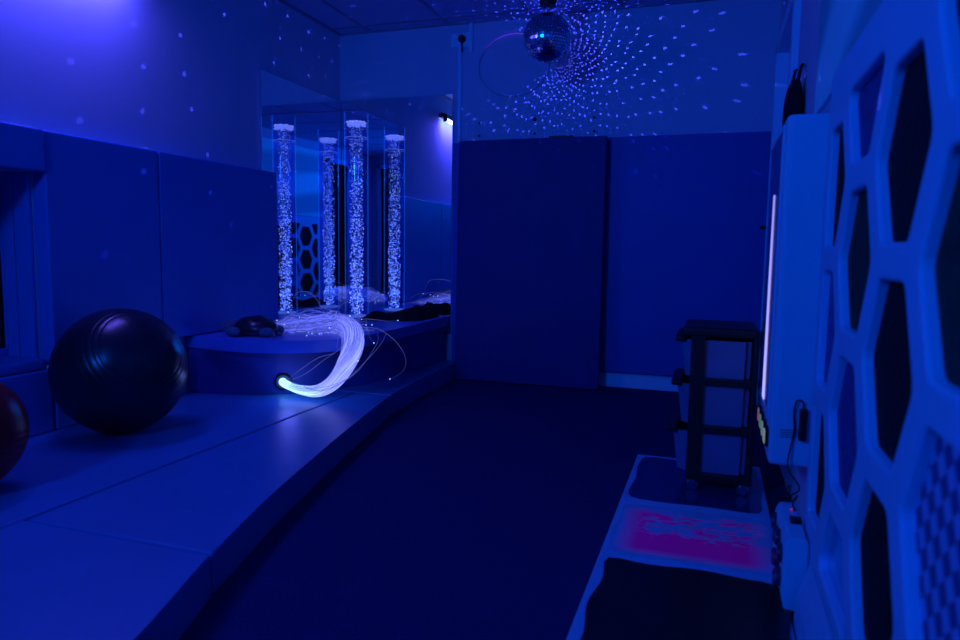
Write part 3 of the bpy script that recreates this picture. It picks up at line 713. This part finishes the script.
def strip_mat():
    m = bpy.data.materials.new('light_strip'); m.use_nodes = True; nt = m.node_tree; nt.nodes.remove(nt.nodes['Principled BSDF'])
    tc = nt.nodes.new('ShaderNodeTexCoord'); sp = nt.nodes.new('ShaderNodeSeparateXYZ'); nt.links.new(tc.outputs['Object'], sp.inputs[0])
    mr = nt.nodes.new('ShaderNodeMapRange'); mr.inputs[1].default_value = 0.42; mr.inputs[2].default_value = 1.10; mr.inputs[3].default_value = 1.5; mr.inputs[4].default_value = 0.9
    nt.links.new(sp.outputs[2], mr.inputs[0]); e = nt.nodes.new('ShaderNodeEmission'); e.inputs[0].default_value = (0.33, 0.33, 1, 1); nt.links.new(mr.outputs[0], e.inputs[1])
    nt.links.new(e.outputs[0], nt.nodes['Material Output'].inputs[0]); return m
bm = bx(PXF-0.007, PXF-0.002, 2.415, 2.475, 0.428, 1.09)
for v in bm.verts:
    if v.co.z > 0.8: v.co.y = 2.452 + (v.co.y-2.4425)*0.45
rel(obj('light_strip', bm, strip_mat()), LP)
for y, c in ((2.535, (0.6, 0.3, 0.55)), (2.435, (0.3, 0.6, 0.65)), (2.335, (0.4, 0.7, 0.8)), (2.24, (0.6, 0.9, 0.9))):
    bt_ = rel(obj('push_button', bx(PXF-0.009, PXF+0.002, y-0.028, y+0.028, 0.322, 0.378, bev=0.003), M['black']), LP)
    cap = obj('lit_button_cap', bx(PXF-0.013, PXF-0.008, y-0.020, y+0.020, 0.330, 0.370, bev=0.002), emis('button_glow', c, 0.22), bt_)
bm = bmesh.new()
for z, a, b_2 in ((0.385, 0.03, 0.10), (0.378, 0.03, 0.085), (0.371, 0.03, 0.10), (0.364, 0.03, 0.07)):
    box(bm, PXF+a, PXF+b_2, LY0-0.0006, LY0+0.001, z-0.0014, z+0.0014)
rel(obj('rating_label', bm, M['printed']), LP)['label'] = 'tiny printed rating label'

# power cord and adapter hanging on the near side of the light panel
pc = thing('power_adapter', (0.268, LY0, 0.41), 'black power adapter with tangled thin cord on the end of the light panel', 'power adapter')
rel(obj('adapter_body', bx(0.252, 0.274, LY0-0.024, LY0-0.001, 0.360, 0.455, bev=0.006), M['black']), pc)
cord = catmull([(0.262, 2.178, 0.455), (0.260, 2.178, 0.474), (0.244, 2.176, 0.478), (0.237, 2.178, 0.443), (0.241, 2.180, 0.39), (0.235, 2.178, 0.344), (0.228, 2.16, 0.28), (0.257, 2.12, 0.237), (0.230, 2.085, 0.222),
    (0.196, 2.055, 0.216), (0.222, 2.07, 0.222), (0.228, 2.09, 0.250), (0.217, 2.08, 0.232), (0.233, 2.05, 0.218), (0.246, 2.06, 0.232), (0.232, 2.03, 0.222), (0.232, 1.975, 0.218)], 6)
rel(obj('thin_cord', tube(bmesh.new(), cord, 0.0026, 8), M['black'], smooth=True), pc)
bm = bmesh.new(); ell(bm, (0.226, 2.068, 0.224), (0.008, 0.014, 0.010), 12, 8); rel(obj('cable_tie', bm, M['black'], smooth=True), pc)

# ------------------------------------------------------------------ button controller standing on the gel mat
cb = thing('button_controller', (0.225, 2.0, 0.02), 'white box with round dark buttons standing against the honeycomb board', 'controller')
bm = bmesh.new()
prof = [(0.192, 0.055), (0.200, 0.022), (0.236, 0.022), (0.2485, 0.075), (0.2485, 0.19), (0.243, 0.208), (0.203, 0.208), (0.192, 0.185)]
lo = [bm.verts.new((x, 1.80, z)) for x, z in prof]; hi = [bm.verts.new((x, 2.07, z)) for x, z in prof]
bm.faces.new(lo); bm.faces.new(hi[::-1])
for i in range(len(prof)): bm.faces.new((lo[i], lo[(i+1) % len(prof)], hi[(i+1) % len(prof)], hi[i]))
bmesh.ops.bevel(bm, geom=list(bm.edges), offset=0.003, segments=2, affect='EDGES')
rel(obj('housing', bm, M['white']), cb)
for i, (y, z) in enumerate(((1.845, 0.150), (1.845, 0.088), (1.905, 0.165), (1.905, 0.110), (1.905, 0.058), (1.965, 0.150), (1.965, 0.088), (2.025, 0.165))):
    bm = bmesh.new(); lathe(bm, [(0.024, 0.0), (0.024, -0.008), (0.020, -0.008), (0.019, -0.012), (0, -0.013)], 22, (0.1925, y, z), 'X')
    rel(obj('round_button', bm, mat('button_dark', (0.02, 0.03, 0.10), 0.35, 0.4) if i == 0 else bpy.data.materials['button_dark']), cb)
bm = bmesh.new(); box(bm, 0.215, 0.242, 1.90, 1.93, 0.208, 0.220, bev=0.002); rel(obj('cable_socket', bm, M['black']), cb)
bm = bmesh.new(); ico(bm, (0.226, 2.0, 0.212), (0.003, 0.003, 0.003)); rel(obj('indicator_light', bm, emis('red_led', (1, 0.05, 0.02), 0.4)), cb)

# ------------------------------------------------------------------ bags hanging beside the door
G = 'black bags hanging by the door'
for y, z0, z1, lab in ((3.30, 1.33, 1.68, 'black bag hanging on the right wall nearest the door frame'), (3.05, 1.33, 1.64, 'black bag hanging on the right wall nearer the light panel')):
    o = thing('hanging_bag', (XR-0.03, y, z0), lab, 'bag', G)
    bm = bmesh.new(); ell(bm, (0, 0, (z1-z0)*0.42), (0.026, 0.085, (z1-z0)*0.42), 18, 14)
    obj('bag_body', bm, M['blackcloth'], o, True)
    bm = bmesh.new(); tube(bm, catmull([(0.0, -0.04, (z1-z0)*0.78), (0.012, -0.015, (z1-z0)*0.96), (0.018, 0, z1-z0), (0.012, 0.015, (z1-z0)*0.96), (0.0, 0.04, (z1-z0)*0.78)], 5), 0.006, 8)
    obj('bag_strap', bm, M['black'], o, True)
    bm = bmesh.new(); cyl(bm, (0.004, 0, z1-z0-0.004), 0.005, 0.026, 10, 'X'); h_ = obj('wall_hook', bm, M['chrome'], None, True); h_.location = (XR-0.03, y, z0)
    tag(h_, ('small wall hook holding the bag nearest the door frame' if y > 3.2 else 'small wall hook holding the bag nearer the light panel'), 'hook', 'wall hooks')

# ------------------------------------------------------------------ gel floor mat
fm = thing('gel_floor_mat', (-0.035, 2.2, 0.0), 'white bordered liquid gel floor mat with dark, pink and black panels on the carpet', 'sensory mat')
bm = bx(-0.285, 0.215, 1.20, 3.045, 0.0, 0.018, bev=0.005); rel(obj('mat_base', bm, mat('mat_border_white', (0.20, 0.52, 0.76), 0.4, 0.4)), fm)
def blob(x0, x1, y0, y1, wob=0.0, seed=1):
    rn = random.Random(seed); P = []
    base = rnd([(x0, y0), (x1, y0), (x1, y1), (x0, y1)], 0.045)
    out = []
    for i, p in enumerate(base):
        q = base[(i+1) % len(base)]
        n = max(1, int(math.hypot(q[0]-p[0], q[1]-p[1])/0.04))
        for k in range(n): out.append((p[0]+(q[0]-p[0])*k/n, p[1]+(q[1]-p[1])*k/n))
    ph = rn.random()*6
    return [(x + wob*math.sin(y*21+ph), y + wob*math.sin(x*23+ph)) for x, y in out]
def gel_mat():
    m = mat('pink_gel', (0.1, 0.1, 0.4), 0.22, 0.5); nt = m.node_tree; b = nt.nodes['Principled BSDF']
    tc = nt.nodes.new('ShaderNodeTexCoord'); sp = nt.nodes.new('ShaderNodeSeparateXYZ'); nt.links.new(tc.outputs['Object'], sp.inputs[0])
    mp = nt.nodes.new('ShaderNodeMapping'); mp.inputs['Scale'].default_value = (0.7, 1.5, 1); nt.links.new(tc.outputs['Object'], mp.inputs[0])
    n = nt.nodes.new('ShaderNodeTexNoise'); n.inputs['Scale'].default_value = 26; n.inputs['Detail'].default_value = 7; n.inputs['Distortion'].default_value = 1.2
    nt.links.new(mp.outputs[0], n.inputs['Vector'])
    # solid colour towards the near/left side, broken up towards the far/right side
    mr = nt.nodes.new('ShaderNodeMapRange'); mr.inputs[1].default_value = 2.03; mr.inputs[2].default_value = 2.20; mr.inputs[3].default_value = 0.55; mr.inputs[4].default_value = 0.0
    nt.links.new(sp.outputs[1], mr.inputs[0])
    mr2 = nt.nodes.new('ShaderNodeMapRange'); mr2.inputs[1].default_value = -0.26; mr2.inputs[2].default_value = -0.16; mr2.inputs[3].default_value = 0.35; mr2.inputs[4].default_value = 0.0
    nt.links.new(sp.outputs[0], mr2.inputs[0])
    ad = nt.nodes.new('ShaderNodeMath'); nt.links.new(n.outputs['Fac'], ad.inputs[0]); nt.links.new(mr.outputs[0], ad.inputs[1])
    ad2 = nt.nodes.new('ShaderNodeMath'); nt.links.new(ad.outputs[0], ad2.inputs[0]); nt.links.new(mr2.outputs[0], ad2.inputs[1])
    st = nt.nodes.new('ShaderNodeMapRange'); st.inputs[1].default_value = 0.49; st.inputs[2].default_value = 0.56; nt.links.new(ad2.outputs[0], st.inputs[0])
    # soft fade at the outline of the liquid
    def edge(out, a, b_, c, d_):
        r1 = nt.nodes.new('ShaderNodeMapRange'); r1.inputs[1].default_value = a; r1.inputs[2].default_value = b_; nt.links.new(out, r1.inputs[0])
        r2 = nt.nodes.new('ShaderNodeMapRange'); r2.inputs[1].default_value = d_; r2.inputs[2].default_value = c; nt.links.new(out, r2.inputs[0])
        mm = nt.nodes.new('ShaderNodeMath'); mm.operation = 'MULTIPLY'; nt.links.new(r1.outputs[0], mm.inputs[0]); nt.links.new(r2.outputs[0], mm.inputs[1]); return mm.outputs[0]
    e1 = edge(sp.outputs[0], -0.255, -0.19, 0.13, 0.20); e2 = edge(sp.outputs[1], 2.00, 2.05, 2.34, 2.39)
    m1 = nt.nodes.new('ShaderNodeMath'); m1.operation = 'MULTIPLY'; nt.links.new(e1, m1.inputs[0]); nt.links.new(e2, m1.inputs[1])
    m2 = nt.nodes.new('ShaderNodeMath'); m2.operation = 'MULTIPLY'; nt.links.new(m1.outputs[0], m2.inputs[0]); nt.links.new(st.outputs[0], m2.inputs[1])
    mx = nt.nodes.new('ShaderNodeMix'); mx.data_type = 'RGBA'; mx.inputs[6].default_value = (0.20, 0.50, 0.74, 1); mx.inputs[7].default_value = (0.75, 0.02, 0.42, 1)
    nt.links.new(m2.outputs[0], mx.inputs[0]); nt.links.new(mx.outputs[2], b.inputs['Base Color'])
    em = nt.nodes.new('ShaderNodeMath'); em.operation = 'MULTIPLY'; em.inputs[1].default_value = 0.032; nt.links.new(m2.outputs[0], em.inputs[0])
    b.inputs['Emission Color'].default_value = (1.0, 0.0, 0.38, 1); nt.links.new(em.outputs[0], b.inputs['Emission Strength'])
    return m
rel(obj('gel_panel', prism(bmesh.new(), blob(-0.262, 0.195, 2.475, 3.010, 0.004, 3), 0.017, 0.021), mat('navy_gel', (0.02, 0.025, 0.14), 0.2, 0.5, noise=(0.5, 8))), fm)['label'] = 'dark blue gel panel'
rel(obj('gel_panel', prism(bmesh.new(), blob(-0.268, 0.20, 1.985, 2.415, 0.004, 5), 0.017, 0.0205), gel_mat()), fm)['label'] = 'pink liquid gel panel'
rel(obj('gel_panel', prism(bmesh.new(), blob(-0.258, 0.21, 1.30, 1.945, 0.008, 8), 0.017, 0.024), mat('black_gel', (0.004, 0.005, 0.008), 0.35, 0.4)), fm)['label'] = 'black panel'

# ------------------------------------------------------------------ drawer trolley
dt = thing('drawer_trolley', (0.04, 2.77, 0.021), 'black framed three tier trolley of frosted drawers standing on the gel mat', 'trolley')
TX0, TX1, TY0, TY1, TZ = -0.070, 0.160, 2.62, 2.93, 0.021
bm = bmesh.new(); box(bm, TX0-0.030, TX1, TY0-0.008, TY1+0.008, 0.600, 0.634, bev=0.012, seg=3); rel(obj('top_tray', bm, M['black']), dt)
for x, y in ((TX0, TY0), (TX1-0.045, TY0), (TX0, TY1-0.03), (TX1-0.045, TY1-0.03)):
    xa, xb = (x, x+0.050) if x < 0 else (TX1-0.018, TX1)
    rel(obj('corner_post', bx(xa, xb, y, y+0.03, 0.075, 0.605, bev=0.006), M['black']), dt)
for z in (0.435, 0.258, 0.078):
    bm = bmesh.new(); box(bm, TX0, TX1, TY0+0.002, TY0+0.020, z-0.014, z+0.014, bev=0.004); box(bm, TX0, TX1, TY1-0.020, TY1-0.002, z-0.014, z+0.014, bev=0.004); box(bm, TX1-0.02, TX1, TY0+0.02, TY1-0.02, z-0.014, z+0.014, bev=0.004)
    rel(obj('drawer_rail', bm, M['black']), dt)
for x, y in ((TX0+0.025, TY0+0.02), (TX1-0.03, TY0+0.02), (TX0+0.025, TY1-0.02), (TX1-0.03, TY1-0.02)):
    bm = bmesh.new(); cyl(bm, (x, y-0.009, TZ+0.022), 0.0215, 0.018, 18, 'Y', 0.003); box(bm, x-0.010, x+0.010, y-0.012, y+0.012, TZ+0.030, 0.075, bev=0.003)
    rel(obj('caster_wheel', bm, M['chrome'] if y < 2.75 else M['black']), dt)
for i, (z0, z1) in enumerate(((0.448, 0.585), (0.272, 0.420), (0.092, 0.243))):
    dr = thing('drawer', (0, 0, 0), None, None); dr.parent = dt; dr.matrix_parent_inverse = Matrix.Translation(-dt.location)
    ex = 0.036 + 0.008*i
    bm = bmesh.new()
    # tapered open box: outer walls and floor
    o0 = [(TX0-ex+0.02, TY0+0.024), (TX1-0.024, TY0+0.024), (TX1-0.024, TY1-0.024), (TX0-ex+0.02, TY1-0.024)]
    o1 = [(TX0-ex, TY0+0.022), (TX1-0.022, TY0+0.022), (TX1-0.022, TY1-0.022), (TX0-ex, TY1-0.022)]
    a = [bm.verts.new((x, y, z0)) for x, y in o0]; b_3 = [bm.verts.new((x, y, z1)) for x, y in o1]
    bm.faces.new(a[::-1])
    for k in range(4): bm.faces.new((a[k], a[(k+1) % 4], b_3[(k+1) % 4], b_3[k]))
    bmesh.ops.bevel(bm, geom=[e for e in bm.edges if abs(e.verts[0].co.z-e.verts[1].co.z) > 0.05], offset=0.02, segments=3, affect='EDGES')
    bmesh.ops.solidify(bm, geom=list(bm.faces), thickness=0.003)
    obj('drawer_tub', bm, M['clearbox'], dr)
    bm = bmesh.new(); box(bm, TX0-ex-0.022, TX0-ex+0.016, TY0+0.022, TY1-0.022, z1-0.010, z1+0.014, bev=0.010, seg=3)
    obj('drawer_lip', bm, M['black'], dr)

# ------------------------------------------------------------------ lights
def area(name, loc, rot, sx, sy, col, power, spread=PI):
    l = bpy.data.lights.new(name, 'AREA'); l.shape = 'RECTANGLE'; l.size = sx; l.size_y = sy; l.color = col; l.energy = power; l.spread = spread
    o = bpy.data.objects.new(name, l); COL.objects.link(o); o.location = loc; o.rotation_euler = rot; return o
# the strip lamp: long along Y, below the housing, washing down the wall and into the room
area('strip_lamp_light', (XL+0.085, 2.23, 2.165), (0, math.radians(24), 0), 0.03, 0.78, (0.11, 0.06, 1.0), 11.0)
# added blue fill light at the rear of the room, with no fixture of its own
area('rear_fill_light', (-1.7, -1.2, 2.05), (math.radians(86), 0, math.radians(-20)), 0.35, 0.35, (0.0, 0.125, 1.0), 38.0, math.radians(150))
# glow of the fibre bundle on the mat and podium
l = bpy.data.lights.new('fibre_glow', 'POINT'); l.energy = 0.55; l.color = (0.12, 0.14, 1); l.shadow_soft_size = 0.05
o = bpy.data.objects.new('fibre_glow', l); COL.objects.link(o); o.location = (-2.02, 2.97, 0.22)

# mirror ball reflections: a point lamp under the ball whose beam is broken into facet spots
for REAR in (True, False):
    l = bpy.data.lights.new('mirror_ball_beams', 'POINT'); l.energy = 1.0; l.shadow_soft_size = 0.0; l.use_nodes = True
    nt = l.node_tree; nt.nodes.clear()
    out = nt.nodes.new('ShaderNodeOutputLight'); em = nt.nodes.new('ShaderNodeEmission'); nt.links.new(em.outputs[0], out.inputs[0])
    em.inputs[0].default_value = (0.10, 0.10, 1, 1)
    tc = nt.nodes.new('ShaderNodeTexCoord')
    def vm(op, a, b=None):
        n = nt.nodes.new('ShaderNodeVectorMath'); n.operation = op
        for i, x in enumerate((a, b)):
            if x is None: continue
            if isinstance(x, (tuple, Vector)): n.inputs[i].default_value = tuple(x)
            else: nt.links.new(x, n.inputs[i])
        return n.outputs['Value'] if op in ('DOT_PRODUCT', 'LENGTH') else n.outputs['Vector']
    def mm(op, a, b=None, c=None):
        n = nt.nodes.new('ShaderNodeMath'); n.operation = op
        for i, x in enumerate((a, b, c)):
            if x is None: continue
            if isinstance(x, (int, float)): n.inputs[i].default_value = x
            else: nt.links.new(x, n.inputs[i])
        return n.outputs[0]
    def mrange(x, a, b, c, d):
        n = nt.nodes.new('ShaderNodeMapRange'); n.interpolation_type = 'SMOOTHSTEP'; nt.links.new(x, n.inputs[0])
        for i, v in enumerate((a, b, c, d)): n.inputs[i+1].default_value = v
        return n.outputs[0]
    Ldir = Vector((0.10, -0.985, -0.10)).normalized()
    dvec = vm('NORMALIZE', tc.outputs['Normal'])
    nrm = vm('NORMALIZE', vm('ADD', dvec, tuple(Ldir)))
    sep = nt.nodes.new('ShaderNodeSeparateXYZ'); nt.links.new(nrm, sep.inputs[0])
    NR = 50
    lat = mm('ARCSINE', sep.outputs[2])
    v_ = mm('MULTIPLY', lat, NR/PI)
    rowc = mm('FLOOR', v_)
    latc = mm('MULTIPLY', mm('ADD', rowc, 0.5), PI/NR)
    cnt = mm('ROUND', mm('MULTIPLY', mm('COSINE', latc), 2*NR))
    lon = mm('ARCTAN2', sep.outputs[1], sep.outputs[0])
    u_ = mm('ADD', mm('MULTIPLY', mm('DIVIDE', lon, 2*PI), cnt), mm('MULTIPLY', rowc, 0.37))
    wn = nt.nodes.new('ShaderNodeTexWhiteNoise'); wn.noise_dimensions = '2D'
    ucell = mm('FLOOR', u_)
    cmb = nt.nodes.new('ShaderNodeCombineXYZ'); nt.links.new(ucell, cmb.inputs[0]); nt.links.new(rowc, cmb.inputs[1]); nt.links.new(cmb.outputs[0], wn.inputs['Vector'])
    wsep = nt.nodes.new('ShaderNodeSeparateXYZ'); nt.links.new(wn.outputs['Color'], wsep.inputs[0])
    # normal of this facet, slightly tilted, and the direction it sends the beam
    uc = mm('ADD', ucell, mm('ADD', mm('MULTIPLY', wsep.outputs[0], 0.3), 0.35))
    lonc = mm('MULTIPLY', mm('DIVIDE', mm('SUBTRACT', uc, mm('MULTIPLY', rowc, 0.37)), cnt), 2*PI)
    latj = mm('ADD', latc, mm('MULTIPLY', mm('SUBTRACT', wsep.outputs[1], 0.5), 0.3*PI/NR))
    cl = mm('COSINE', latj)
    ncm = nt.nodes.new('ShaderNodeCombineXYZ')
    nt.links.new(mm('MULTIPLY', cl, mm('COSINE', lonc)), ncm.inputs[0]); nt.links.new(mm('MULTIPLY', cl, mm('SINE', lonc)), ncm.inputs[1]); nt.links.new(mm('SINE', latj), ncm.inputs[2])
    nc = ncm.outputs[0]
    cosc = vm('DOT_PRODUCT', nc, tuple(Ldir))
    sc_ = nt.nodes.new('ShaderNodeVectorMath'); sc_.operation = 'SCALE'; nt.links.new(nc, sc_.inputs[0]); nt.links.new(mm('MULTIPLY', cosc, 2.0), sc_.inputs['Scale'])
    dc = vm('SUBTRACT', sc_.outputs['Vector'], tuple(Ldir))
    dist = vm('LENGTH', vm('SUBTRACT', dvec, dc))
    cosa = vm('DOT_PRODUCT', nrm, tuple(Ldir))           # 1 = straight back to the spot, 0 = grazing
    rad = mrange(cosa, 0.15, 0.7, 0.0135, 0.0065)
    spot = mm('LESS_THAN', dist, rad)
    keep = mm('GREATER_THAN', wsep.outputs[2], 0.12)
    mask = mrange(sep.outputs[0], -0.82, -0.62, 0.0, 1.0)
    gz = mrange(cosa, 0.04, 0.10, 0.0, 1.0)
    fall = mrange(cosa, 0.1, 0.8, 0.8, 14.0)
    dy_ = nt.nodes.new('ShaderNodeSeparateXYZ'); nt.links.new(dvec, dy_.inputs[0])
    low = mrange(dy_.outputs[2], -0.8, 0.0, 0.30, 1.0)
    half = mm('GREATER_THAN' if REAR else 'LESS_THAN', dy_.outputs[1], -0.30)
    stren = mm('MULTIPLY', mm('MULTIPLY', mm('MULTIPLY', mm('MULTIPLY', spot, keep), mm('MULTIPLY', mask, gz)), fall), mm('MULTIPLY', half, low))
    nt.links.new(stren, em.inputs[1])
    o = bpy.data.objects.new('mirror_ball_beams', l); COL.objects.link(o); o.location = BC + (Vector((0.0, BR+0.012, -0.01)) if REAR else Vector((-0.03, -BR-0.012, -0.03)))
    l.energy = 9.0

wd = bpy.data.worlds.new('world'); SC.world = wd; wd.use_nodes = True
wd.node_tree.nodes['Background'].inputs[0].default_value = (0.002, 0.006, 0.05, 1); wd.node_tree.nodes['Background'].inputs[1].default_value = 0.3
SC.cycles.transparent_max_bounces = 32; SC.cycles.max_bounces = 16; SC.cycles.glossy_bounces = 8; SC.cycles.diffuse_bounces = 5
SC.view_settings.view_transform = 'Standard'; SC.view_settings.look = 'None'; SC.view_settings.exposure = 0.0; SC.view_settings.gamma = 1.0
